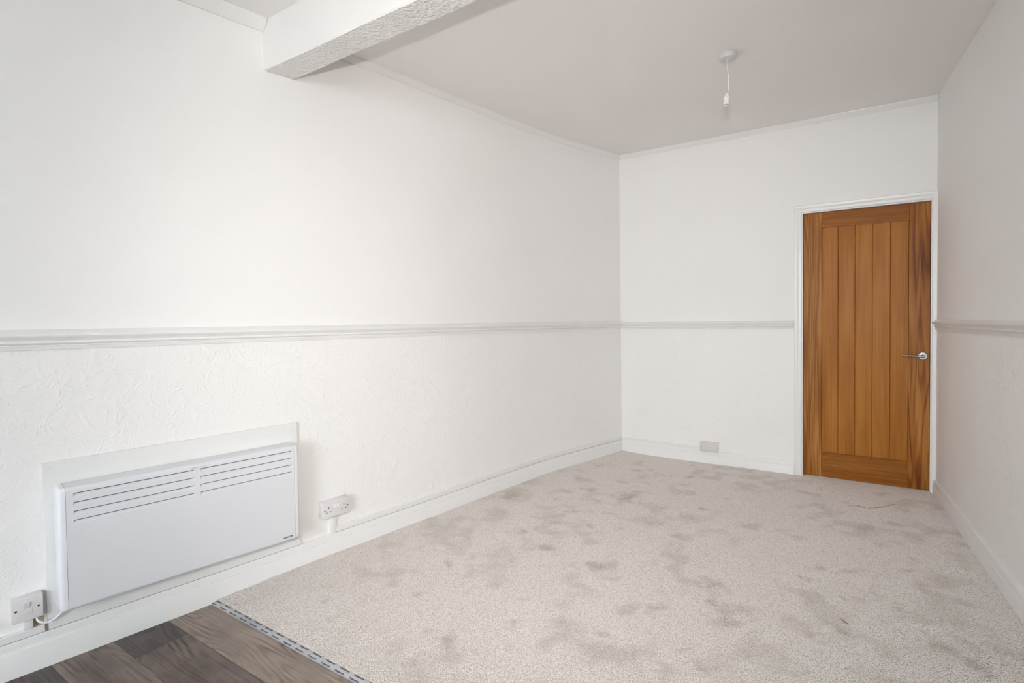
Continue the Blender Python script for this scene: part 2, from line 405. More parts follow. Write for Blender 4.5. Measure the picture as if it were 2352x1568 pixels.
def front_wall():
    bm = bmesh.new(); y0, y1 = Y_FRONT - 0.28, Y_FRONT
    add_box(bm, -1.4, WIN_X0, y0, y1, -0.15, CEIL + 0.02); add_box(bm, WIN_X1, 3.2, y0, y1, -0.15, CEIL + 0.02)
    add_box(bm, WIN_X0, WIN_X1, y0, y1, -0.15, WIN_Z0); add_box(bm, WIN_X0, WIN_X1, y0, y1, WIN_Z1, CEIL + 0.02)
    tag(from_bm('wall_front', bm, M['wall']), kind='structure')
front_wall()
win = empty('window_1', ((WIN_X0 + WIN_X1) / 2, Y_FRONT - 0.14, WIN_Z0)); tag(win, kind='structure')
hw, hh = (WIN_X1 - WIN_X0) / 2, WIN_Z1 - WIN_Z0
bm = bmesh.new(); t = 0.05
add_box(bm, -hw, hw, -0.03, 0.03, 0, t); add_box(bm, -hw, hw, -0.03, 0.03, hh - t, hh)
for x in (-hw, -0.025, hw - t): add_box(bm, x, x + t, -0.03, 0.03, t, hh - t)
from_bm('window_frame', bm, M['gloss'], win)
for x0, x1 in ((-hw + t, -0.025), (0.025, hw - t)): box('pane', x0, x1, -0.003, 0.003, t, hh - t, M['glass'], win)
box('window_sill', -hw - 0.05, hw + 0.05, 0.03, 0.24, -0.03, 0.0, M['gloss'], win, bev=0.006)

tag(box('ceiling', -1.6, 3.3, Y_FRONT - 0.3, 0.2, CEIL, CEIL + 0.12, M['ceiling']), kind='structure')

# down-stand beam with slightly uneven plastered edges
def beam():
    bm = bmesh.new(); n = 60; rows = []
    rs = random.Random(3)
    x0, x1 = lw_x(-3.0) - 0.05, rw_x(-3.0) + 0.05
    for i in range(n + 1):
        x = x0 + (x1 - x0) * i / n
        w1 = 0.004 * math.sin(x * 11) + rs.uniform(-0.0018, 0.0018); w2 = 0.0035 * math.sin(x * 9 + 2) + rs.uniform(-0.0015, 0.0015)
        y0, y1, z = -3.0665 + w1 * 0.5, -2.9165 + w2 * 0.5, 2.4555
        r = 0.006
        prof = [(y0, CEIL + 0.03), (y0, z + r + w1), (y0 + r, z + w1 * 0.7), (y1 - r, z + 0.003 + w2 * 0.7), (y1, z + r + 0.003 + w2), (y1, CEIL + 0.03)]
        rows.append([bm.verts.new((x, y, zz)) for y, zz in prof])
    for a, c in zip(rows, rows[1:]):
        for i in range(5):
            f = bm.faces.new((a[i], a[i + 1], c[i + 1], c[i])); f.material_index = 1 if i == 2 else 0
        bm.faces.new((a[5], a[0], c[0], c[5]))
    bm.faces.new(rows[0]); bm.faces.new(rows[-1][::-1])
    o = from_bm('ceiling_beam', bm, [M['beam'], M['stipple']], smooth=30); tag(o, kind='structure')
beam()

# floor slab + the vinyl planks that show in front of the carpet
floor = box('floor', -1.5, 3.2, Y_FRONT - 0.28, 1.5, -0.12, -0.004, M['screed']); tag(floor, kind='structure')
ROWS = [-3.352 - 0.1875 * i for i in range(0, 26)]
order = {0: ['vinyl_tan'], 1: ['vinyl_dark', 'vinyl_mid'], 2: ['vinyl_brown'], 3: ['vinyl_dark']}
rs = random.Random(11)
for i in range(24):
    y1, y0 = ROWS[i], max(ROWS[i + 1], Y_FRONT)
    xa, xb = lw_x((y0 + y1) / 2) - 0.02, rw_x(y0)
    if i == 0: cuts = [xa, 0.62, 1.84, xb]
    elif i == 1: cuts = [xa, -0.4375, 0.78, 2.0, xb]
    elif i == 2: cuts = [xa, 0.40, 1.62, xb]
    else:
        c0 = xa + rs.uniform(0.2, 1.2); cuts = [xa, c0]
        while cuts[-1] + 1.22 < xb: cuts.append(cuts[-1] + 1.22)
        cuts.append(xb)
    for j, (a, c) in enumerate(zip(cuts, cuts[1:])):
        names = order.get(i, [])
        mat = M[names[j]] if j < len(names) else M[rs.choice(['vinyl_tan', 'vinyl_brown', 'vinyl_dark', 'vinyl_mid'])]
        cx, cy = (a + c) / 2, (y0 + y1) / 2
        p = box('plank', (a - c) / 2 + 0.0004, (c - a) / 2 - 0.0004, (y0 - y1) / 2 + 0.0004, (y1 - y0) / 2 - 0.0004, -0.004, 0.0, mat, floor, bev=0.0008, seg=1)
        p.location = (cx, cy, 0)

# ------------------------------------------------------------------ trims
DADO = [(-0.004, 0.0), (0.010, 0.0), (0.0115, 0.011), (0.013, 0.013), (0.012, 0.0155), (0.009, 0.017), (0.015, 0.0195), (0.018, 0.024), (0.016, 0.0285), (0.012, 0.031),
        (0.016, 0.036), (0.022, 0.042), (0.027, 0.048), (0.0285, 0.053), (0.026, 0.0575), (0.018, 0.062), (0.010, 0.068), (0.004, 0.073), (-0.004, 0.075)]
DADO_B = [(d, z * 0.86 + DADO_Z) for d, z in DADO]
DADO_L = [(d, z + DADO_Z) for d, z in DADO]
def T(o, label): o['label'] = label; o['kind'] = 'structure'; return o
T(sweep('trim_1', lpath(Y_FRONT, -0.001, 0.0089), DADO_L, M['gloss'], smooth=50), 'white moulded dado rail along the long left wall')
T(sweep('trim_2', bpath(0.0, 1.397), DADO_B, M['gloss'], smooth=50), 'white moulded dado rail on the end wall beside the door')
T(sweep('trim_3', rpath(Y_FRONT, -0.016, 0.0101), [(d, z * 0.9 + DADO_Z - 0.004) for d, z in DADO], M['gloss'], smooth=50), 'white moulded dado rail on the shaded right wall')
COV = [(-0.004, CEIL - 0.034), (0.006, CEIL - 0.034), (0.0085, CEIL - 0.030), (0.016, CEIL - 0.018), (0.026, CEIL - 0.007), (0.029, CEIL - 0.003), (0.029, CEIL + 0.004), (-0.004, CEIL + 0.004)]
COVF = [(-0.004, CEIL - 0.050), (0.010, CEIL - 0.050), (0.014, CEIL - 0.044), (0.030, CEIL - 0.026), (0.044, CEIL - 0.010), (0.048, CEIL - 0.004), (0.048, CEIL + 0.004), (-0.004, CEIL + 0.004)]
T(sweep('trim_4', lpath(Y_FRONT, -3.064), COVF, M['gloss'], smooth=50), 'white cornice strip on the left wall in front of the beam')
T(sweep('trim_5', lpath(-2.918, -0.002), COV, M['gloss'], smooth=50), 'white cornice strip on the left wall beyond the beam')
T(sweep('trim_6', bpath(0.0, 2.248), COV, M['gloss'], smooth=50), 'white cornice strip above the oak door on the end wall')
SK = [(-0.004, -0.012), (0.020, -0.012), (0.020, 0.089), (0.0185, 0.0925), (0.0130, 0.0940), (0.0130, 0.124), (0.0115, 0.1275), (-0.004, 0.1290)]
tag(sweep('baseboard_left', lpath(Y_FRONT, -0.001), SK, M['gloss'], smooth=30), kind='structure')
SKB = [(d, z * 0.975) for d, z in SK]
tag(sweep('baseboard_back', bpath(0.0, 1.397, 0.004, -0.010), SKB, M['gloss'], smooth=30), kind='structure')
SKR = [(-0.004, -0.012), (0.018, -0.012), (0.018, 0.070), (0.017, 0.0735), (0.0145, 0.075), (0.014, 0.107), (0.012, 0.111), (-0.004, 0.112)]
tag(sweep('baseboard_right', rpath(Y_FRONT, -0.016), SKR, M['gloss'], smooth=30), kind='structure')

# surface trunking that rides on top of the skirting
def trunk(name, path, label, z0=0.1315, z1=0.1575, d=0.0145):
    prof = [(0.0, z0), (d, z0), (d, z1 - 0.003), (d - 0.003, z1), (0.0, z1)]
    o = sweep(name, path, prof, M['pvc'], smooth=30); tag(o, label, 'trunking', 'cable trunking on the skirting'); return o
trunk('cable_trunking', lpath(Y_FRONT, -3.9225), 'white cable trunking on the skirting left of the panel heater')
trunk('cable_trunking', lpath(-2.7635, -0.017), 'long white cable trunking on the left skirting beyond the double socket')
trunk('cable_trunking', bpath(0.0, 0.700, -0.002, -0.012), 'white cable trunking on the end-wall skirting, stopping at the blank plate', z0=0.1300, z1=0.1530)

# ------------------------------------------------------------------ carpet
def carpet_h(x, y):
    """pile top over the plan, numpy arrays in"""
    lx = np.array([lw_x(v) for v in np.atleast_1d(y)]) if not np.ndim(x) == 0 else lw_x(y)
    d = x - lx
    h = 0.0125 + 0.013 * np.exp(-(d / 0.16) ** 2) * np.clip((y + 3.36) / 0.25, 0, 1) + 0.006 * np.exp(-(y / 0.25) ** 2)
    h = h + 0.0022 * np.sin(x * 7.1 + 1.3 * np.sin(y * 4.7)) * np.sin(y * 8.3 + x * 2.0)
    h = h * np.clip((y + 3.372) / 0.02, 0.6, 1)
    return h
carpet = empty('fitted_carpet', (0.9, -1.6, 0.0)); tag(carpet, 'beige cut-pile fitted carpet covering the far part of the floor', 'carpet')
bm = bmesh.new(); rows = []
for y in np.linspace(-3.3485, 0.055, 60):
    xs = np.linspace(lw_x(y) + 0.008, rw_x(y) - 0.008, 40)
    rows.append([bm.verts.new((x - 0.9, y + 1.6, float(carpet_h(x, y)) - 0.006)) for x in xs])
for a, c in zip(rows, rows[1:]):
    for i in range(39): bm.faces.new((a[i], a[i + 1], c[i + 1], c[i]))
from_bm('backing', bm, M['carpet_base'], carpet, smooth=60)

# trodden patches where the pile lies over, its shade put into the yarn: (x, y, half-width, half-depth, angle, weight)
PATCH = [
    (-0.209, -1.530, 0.150, 0.143, 0.54, 0.70),
    (0.036, -0.949, 0.044, 0.070, 0.53, 0.60),
    (0.047, -0.489, 0.059, 0.064, 0.53, 0.60),
    (0.498, -1.158, 0.078, 0.113, 0.54, 1.00),
    (0.242, -1.137, 0.051, 0.056, 0.54, 0.60),
    (0.142, -2.039, 0.050, 0.051, 0.55, 0.60),
    (0.415, -2.130, 0.085, 0.052, 0.55, 1.00),
    (0.109, -2.389, 0.038, 0.042, 0.55, 0.60),
    (0.100, -2.519, 0.020, 0.039, 0.55, 0.60),
    (0.352, -2.382, 0.065, 0.061, 0.55, 0.70),
    (0.761, -2.175, 0.057, 0.067, 0.55, 0.80),
    (0.863, -2.256, 0.040, 0.027, 0.55, 0.60),
    (0.627, -2.222, 0.036, 0.031, 0.55, 0.50),
    (0.712, -2.488, 0.020, 0.049, 0.56, 0.50),
    (0.616, -2.604, 0.044, 0.024, 0.56, 0.60),
    (0.979, -2.421, 0.050, 0.057, 0.56, 0.70),
    (1.102, -2.391, 0.055, 0.034, 0.56, 0.60),
    (1.244, -2.044, 0.079, 0.069, 0.55, 0.80),
    (1.351, -2.249, 0.102, 0.101, 0.56, 0.90),
    (1.022, -2.636, 0.034, 0.034, 0.56, 0.60),
    (0.870, -2.685, 0.052, 0.049, 0.56, 0.50),
    (0.646, -2.788, 0.041, 0.035, 0.56, 0.50),
    (0.708, -2.951, 0.027, 0.034, 0.56, 0.60),
    (0.516, -3.051, 0.039, 0.053, 0.56, 0.70),
    (0.591, -3.056, 0.020, 0.034, 0.56, 0.60),
    (0.955, -2.886, 0.036, 0.032, 0.56, 0.50),
    (1.176, -2.737, 0.031, 0.041, 0.56, 0.50),
    (0.527, -1.732, 0.034, 0.042, 0.55, 0.80),
    (0.941, -1.618, 0.064, 0.036, 0.55, 0.90),
    (0.836, -1.442, 0.026, 0.027, 0.54, 0.80),
    (0.323, -1.705, 0.031, 0.028, 0.54, 0.70),
    (0.251, -1.588, 0.082, 0.037, 0.54, 0.60),
    (0.515, -1.515, 0.071, 0.020, 0.54, 0.50),
    (0.965, -1.084, 0.055, 0.079, 0.54, 0.60),
    (0.717, -0.441, 0.038, 0.045, 0.53, 0.80),
    (0.431, -0.464, 0.045, 0.032, 0.53, 0.60),
    (1.646, -0.676, 0.059, 0.108, 0.54, 0.60),
    (1.855, -0.933, 0.080, 0.091, 0.55, 0.80),
    (2.065, -0.392, 0.078, 0.083, 0.54, 0.60),
    (1.980, -0.719, 0.055, 0.043, 0.54, 0.60),
    (1.508, -1.248, 0.061, 0.059, 0.55, 0.60),
    (1.290, -1.222, 0.073, 0.063, 0.55, 0.50),
    (1.665, -1.048, 0.022, 0.021, 0.55, 0.60),
    (1.680, -1.595, 0.030, 0.028, 0.55, 0.70),
    (1.790, -1.547, 0.045, 0.028, 0.55, 0.50),
    (2.013, -1.419, 0.059, 0.038, 0.55, 0.50),
    (1.631, -1.746, 0.044, 0.042, 0.55, 0.70),
    (1.927, -1.807, 0.053, 0.074, 0.56, 0.70),
    (1.740, -2.194, 0.042, 0.058, 0.56, 0.80),
    (1.666, -2.277, 0.048, 0.039, 0.56, 0.70),
    (1.699, -2.131, 0.044, 0.031, 0.56, 0.60),
    (1.848, -1.999, 0.038, 0.040, 0.56, 0.50),
    (2.069, -2.082, 0.052, 0.070, 0.56, 0.80),
    (2.218, -2.000, 0.086, 0.140, 0.56, 0.70),
    (1.779, -1.884, 0.020, 0.030, 0.56, 0.50),
    (1.551, -2.484, 0.020, 0.020, 0.56, 0.50),
    (1.293, -2.614, 0.029, 0.020, 0.56, 0.50),
    (1.387, -2.679, 0.033, 0.043, 0.56, 0.50),
    (2.161, -2.172, 0.065, 0.063, 0.56, 0.80),
    (2.053, -1.256, 0.031, 0.032, 0.55, 0.50),
    (1.936, -0.225, 0.041, 0.056, 0.54, 0.50),
    (-0.127, -3.132, 0.020, 0.022, 0.56, 0.50),
    (0.143, -2.825, 0.037, 0.026, 0.56, 0.60),
    (-0.012, -3.219, 0.020, 0.028, 0.56, 0.40),
    (0.402, -3.020, 0.021, 0.030, 0.56, 0.50),
    (0.384, -3.177, 0.042, 0.045, 0.56, 0.45),
    (0.388, -3.340, 0.031, 0.024, 0.56, 0.50),
    (-0.198, -3.264, 0.020, 0.024, 0.56, 0.35),
]
def carpet_pile():
    rng = np.random.default_rng(5)
    n = 700000
    y = rng.uniform(-3.3495, 0.05, n)
    lx = np.interp(y, np.linspace(-3.4, 0.1, 200), [lw_x(v) for v in np.linspace(-3.4, 0.1, 200)])
    x0 = lx + 0.016; x1 = RW0 - RS * y - 0.014
    x = x0 + (x1 - x0) * rng.random(n)
    keep = rng.random(n) < (x1 - x0) / 2.95
    keep &= ~((y < -3.3475) & (rng.random(n) < 0.35))
    keep &= ~((y > -0.016) & ((x < 1.452) | (x > 2.222)))
    x, y, lx = x[keep], y[keep], lx[keep]; n = len(x)
    d = x - lx
    h = 0.0125 + 0.013 * np.exp(-(d / 0.16) ** 2) * np.clip((y + 3.36) / 0.25, 0, 1) + 0.006 * np.exp(-(y / 0.25) ** 2)
    h += 0.0022 * np.sin(x * 7.1 + 1.3 * np.sin(y * 4.7)) * np.sin(y * 8.3 + x * 2.0)
    h *= np.clip((y + 3.372) / 0.02, 0.6, 1)
    # value noise on a lattice
    def vn(freq, seed):
        r2 = np.random.default_rng(seed); G = r2.random((256, 256))
        u, v = (x + 3) * freq, (y + 5) * freq
        i, j = np.floor(u).astype(int), np.floor(v).astype(int); fu, fv = u - i, v - j
        fu = fu * fu * (3 - 2 * fu); fv = fv * fv * (3 - 2 * fv)
        g = lambda a, b_: G[a % 256, b_ % 256]
        return (g(i, j) * (1 - fu) + g(i + 1, j) * fu) * (1 - fv) + (g(i, j + 1) * (1 - fu) + g(i + 1, j + 1) * fu) * fv
    nz = 0.5 * vn(14, 1) + 0.3 * vn(31, 2) + 0.2 * vn(70, 3)
    patch = np.zeros(n)
    wx = 0.10 * (vn(6, 21) - 0.5) + 0.05 * (vn(19, 22) - 0.5); wy = 0.10 * (vn(6, 23) - 0.5) + 0.05 * (vn(19, 24) - 0.5)
    for px, py, rx, ry, an, w in PATCH:
        ca, sa = math.cos(an), math.sin(an); dx, dy = x - px, y - py
        dx = dx + wx; dy = dy + wy
        q = np.sqrt(((dx * ca + dy * sa) / rx) ** 2 + ((-dx * sa + dy * ca) / ry) ** 2)
        g = np.clip((1.25 - q) * 0.9, 0, 1) * np.clip(0.5 + (nz - 0.42) * 4.5, 0.0, 1.25)
        patch = np.maximum(patch, np.clip(w * 1.05 * g, 0, 1))
    gen = np.clip((0.5 * vn(4.5, 8) + 0.5 * vn(12, 9) - 0.56) * 6, 0, 1) * 0.45 * np.clip(nz * 2.4 - 0.5, 0, 1)
    patch = np.maximum(patch, gen)
    # lean: mostly away, rolled over in the patches
    ang = rng.normal(1.2, 1.1, n) + 2.4 * patch
    lean = (0.25 + 0.4 * patch) * rng.uniform(0.4, 1.2, n) * 0.0045
    ht = h - 0.0012 * patch + rng.uniform(-0.0007, 0.0007, n)
    w = rng.uniform(0.0024, 0.0036, n)
    rot = rng.uniform(0, 2.1, n)
    co = np.zeros((n, 4, 3))
    for k in range(3):
        a = rot + k * 2.0944
        co[:, k, 0] = x + w * np.cos(a); co[:, k, 1] = y + w * np.sin(a); co[:, k, 2] = np.maximum(ht - 0.0022, 0.0005)
    co[:, 3, 0] = x + lean * np.cos(ang); co[:, 3, 1] = y + lean * np.sin(ang); co[:, 3, 2] = ht
    co[:, :, 0] -= 0.9; co[:, :, 1] += 1.6
    base = (np.arange(n) * 4)[:, None]
    tris = np.concatenate([base + np.array([k, (k + 1) % 3, 3]) for k in range(3)], axis=1).reshape(-1, 3)
    me = bpy.data.meshes.new('pile'); ntr = len(tris)
    me.vertices.add(n * 4); me.vertices.foreach_set('co', co.ravel())
    me.loops.add(ntr * 3); me.loops.foreach_set('vertex_index', tris.ravel().astype(np.int32))
    me.polygons.add(ntr); me.polygons.foreach_set('loop_start', (np.arange(ntr) * 3).astype(np.int32))
    me.update(calc_edges=True)
    # yarn colour: undyed beige, flecked, lying pile's shade painted in; brown pulled thread near the door
    tone = rng.normal(1.0, 0.045, n) * (1 - 0.34 * patch)
    tone = np.clip(tone, 0.3, 1.06)
    col = np.stack([0.935 * tone, 0.876 * tone * (1 - 0.02 * patch), 0.832 * tone * (1 - 0.07 * patch), np.ones(n)], axis=1)
    def seg(ax, ay, bx, by, r):
        t = np.clip(((x - ax) * (bx - ax) + (y - ay) * (by - ay)) / ((bx - ax) ** 2 + (by - ay) ** 2), 0, 1)
        return np.hypot(x - ax - t * (bx - ax), y - ay - t * (by - ay)) < r * (0.5 + nz)
    for s in STAIN:
        k = seg(*s); col[k, :3] = np.array([0.56, 0.43, 0.30]) * rng.uniform(0.8, 1.3, k.sum())[:, None]
    cv = np.repeat(col, 4, axis=0).astype(np.float32)
    ca = me.color_attributes.new('yarn', 'FLOAT_COLOR', 'POINT'); ca.data.foreach_set('color', cv.ravel())
    o = link_mesh('pile', me, M['yarn'], carpet); tag(o, kind='stuff')
STAIN = [(1.818, -0.534, 1.868, -0.556, 0.0080), (1.868, -0.556, 1.931, -0.492, 0.0090), (1.931, -0.492, 2.008, -0.382, 0.0050), (1.728, -0.567, 1.818, -0.540, 0.0040)]
carpet_pile()

# carpet edge strip with its printed film
strip = empty('gripper_strip', (0.9, -3.362, 0.0)); tag(strip, 'silver carpet edging strip printed with dark lettering, along the carpet edge', 'edging strip')
bm = bmesh.new()
sx0, sx1 = lw_x(-3.362) + 0.0205 - 0.9, rw_x(-3.362) - 0.02 - 0.9
prof = [(-0.0140, 0.0), (-0.0135, 0.0035), (-0.010, 0.0062), (0.004, 0.0085), (0.0115, 0.0088), (0.0125, 0.0)]
ra = [bm.verts.new((sx0, y, z)) for y, z in prof]; rb = [bm.verts.new((sx1, y, z)) for y, z in prof]
for i in range(6): bm.faces.new((ra[i], ra[(i + 1) % 6], rb[(i + 1) % 6], rb[i]))
bm.faces.new(ra); bm.faces.new(rb[::-1])
from_bm('bar', bm, M['strip'], strip, smooth=30)
# one word, repeated
w0 = text_mesh('lettering', 'Gripperrods', 0.0105, M['ink'], strip, (0, 0, 0), (math.radians(17), 0, 0), sx=0.92, align='LEFT', offset=0.00018)
for k in range(38):
    x = -0.589 + 0.0776 * k - 0.9
    if x + 0.05 > sx1: break
    a = w0 if k == 0 else w0.copy()
    if k: C.objects.link(a)
    a.location = (x, -0.0094, 0.0070); a.rotation_euler = (math.radians(12), 0, 0)
    c = w0.copy(); C.objects.link(c); c.location = (x + 0.008, 0.0078, 0.0093); c.rotation_euler = (math.radians(3), 0, 0)

# ------------------------------------------------------------------ oak door and its frame
door = empty('door_1', (1.837, 0.030, 0.0)); tag(door, 'oak boarded door with chrome lever handle', kind='structure')
W2, DT = 0.379, 0.036
Zb, Zt = 0.017, 1.996
box('stile', -W2, -W2 + 0.118, 0.0, DT, Zb, Zt, M['oak_left'], door, bev=0.0012, seg=1)
box('stile', W2 - 0.116, W2, 0.0, DT, Zb, Zt, M['oak_right'], door, bev=0.0012, seg=1)
box('rail', -W2 + 0.1185, W2 - 0.1165, 0.0, DT, 1.884, Zt, M['oak_rail'], door, bev=0.0012, seg=1)
box('rail', -W2 + 0.1185, W2 - 0.1165, 0.0, DT, Zb, 0.202, M['oak_rail'], door, bev=0.0012, seg=1)
pw = (2 * W2 - 0.118 - 0.116) / 5
for k in range(5):
    a = -W2 + 0.118 + pw * k
    bm = bmesh.new(); y = 0.0085; v = 0.0032
    pr = [(a + 0.0006, y + v), (a + 0.0006 + v, y), (a + pw - 0.0006 - v, y), (a + pw - 0.0006, y + v), (a + pw - 0.0006, DT - 0.008), (a + 0.0006, DT - 0.008)]
    lo = [bm.verts.new((px, py, 0.198)) for px, py in pr]; hi = [bm.verts.new((px, py, 1.888)) for px, py in pr]
    for i in range(6): bm.faces.new((lo[i], lo[(i + 1) % 6], hi[(i + 1) % 6], hi[i]))
    bm.faces.new(lo); bm.faces.new(hi)
    from_bm('plank', bm, M['oak_plank'], door)
box('core', -W2 + 0.1, W2 - 0.1, DT - 0.010, DT - 0.004, 0.1, 1.95, M['oak_plank'], door)
# thin bead round the boarded panel
bm = bmesh.new(); bx0, bx1 = -W2 + 0.118, W2 - 0.116
add_box(bm, bx0, bx1, 0.002, 0.010, 0.2015, 0.206, 0.001, 1)
from_bm('bead', bm, M['oak_rail'], door)
hd = empty('handle', (2.178 - 1.837, 0.0, 0.946), parent=door)
hd['label'] = 'chrome lever handle on a round rose'
bm = bmesh.new(); add_lathe(bm, [(0.0265, 0.0), (0.0265, -0.006), (0.0245, -0.0095), (0.0105, -0.010), (0.0098, -0.040), (0.0, -0.040)], 40, 'Y', cap=False)
from_bm('rose', bm, M['satin'], hd, smooth=35)
bm = bmesh.new()
pts = smooth_curve([(0.010, -0.046, 0.0), (-0.004, -0.047, 0.0), (-0.020, -0.048, 0.0005), (-0.050, -0.049, 0.002), (-0.085, -0.051, 0.003), (-0.112, -0.053, 0.0045)], 6)
add_tube(bm, pts, [0.0100 if i < 10 else 0.0078 for i in range(len(pts))], 16, 0.9)
from_bm('lever', bm, M['chrome'], hd, smooth=50)

fr = empty('trim_7', (1.837, 0.0, 0.0)); tag(fr, 'white painted door lining and architrave around the oak door', kind='structure')
jx = 0.3812
box('jamb', -jx - 0.028, -jx, -0.001, 0.12, -0.003, 2.030, M['gloss'], fr, bev=0.0015, seg=1)
box('jamb', jx, jx + 0.026, -0.001, 0.12, -0.003, 2.030, M['gloss'], fr, bev=0.0015, seg=1)
box('head', -jx, jx, -0.001, 0.12, 1.9982, 2.030, M['gloss'], fr, bev=0.0015, seg=1)
def arch_profile(w): # (offset from the jamb, projection)
    return [(0.0, 0.0), (0.0, 0.011), (0.002, 0.013), (w * 0.55, 0.016), (w * 0.60, 0.0145), (w * 0.64, 0.0155), (w - 0.004, 0.017), (w, 0.014), (w, 0.0)]
def architrave(name, pts_fn, mat):
    bm = bmesh.new()
    A, B = pts_fn
    ra = [bm.verts.new(A(o_, p_)) for o_, p_ in arch_profile(0.052)]; rb = [bm.verts.new(B(o_, p_)) for o_, p_ in arch_profile(0.052)]
    k = len(ra)
    for i in range(k): bm.faces.new((ra[i], ra[(i + 1) % k], rb[(i + 1) % k], rb[i]))
    bm.faces.new(ra); bm.faces.new(rb)
    from_bm(name, bm, mat, fr, smooth=40)
s_ = 0.006
architrave('architrave', (lambda o_, p_: (-jx - s_ - o_, -p_, -0.003), lambda o_, p_: (-jx - s_ - o_, -p_, 2.0 + s_ + o_)), M['gloss'])
architrave('architrave', (lambda o_, p_: (-jx - s_ - o_, -p_, 2.0 + s_ + o_), lambda o_, p_: (0.412, -p_, 2.0 + s_ + o_)), M['gloss'])
bm = bmesh.new(); add_box(bm, jx + s_, 0.4135, -0.016, 0.0, -0.003, 2.0 + s_ + 0.05, 0.002, 1); from_bm('architrave', bm, M['gloss'], fr, smooth=35)
# unseen closed hall box, added to stop sky light leaking under the door
bm = bmesh.new(); add_box(bm, 0.9, 2.6, 0.115, 1.4, -0.01, 2.3)
o = from_bm('hall_light_stop', bm, M['hall'], fix=True)
bm = bmesh.new(); bm.from_mesh(o.data); bmesh.ops.delete(bm, geom=[f for f in bm.faces if abs(f.calc_center_median().y - 0.115) < 0.01], context='FACES'); bm.to_mesh(o.data); bm.free()
tag(o, kind='structure')

# ------------------------------------------------------------------ backing board and panel heater
loc, rz = lw_frame(-3.914)
board = empty('backing_board', loc, rz); tag(board, 'off-white painted backing board screwed to the wall behind the heater', 'board')
box('panel', 0.0, 0.966, -0.015, 0.0, 0.1305, 0.7500, M['board'], board, bev=0.002, seg=1)
for sx, sz in ((0.021, 0.727), (0.945, 0.727), (0.945, 0.150), (0.021, 0.152)):
    bm = bmesh.new(); add_lathe(bm, [(0.0062, -0.0145), (0.0062, -0.0155), (0.0050, -0.0166), (0.0044, -0.0158), (0.0, -0.0158)], 20, 'Y', (sx, 0, sz), cap=False)
    from_bm('screw_cap', bm, M['board'], board, smooth=40)

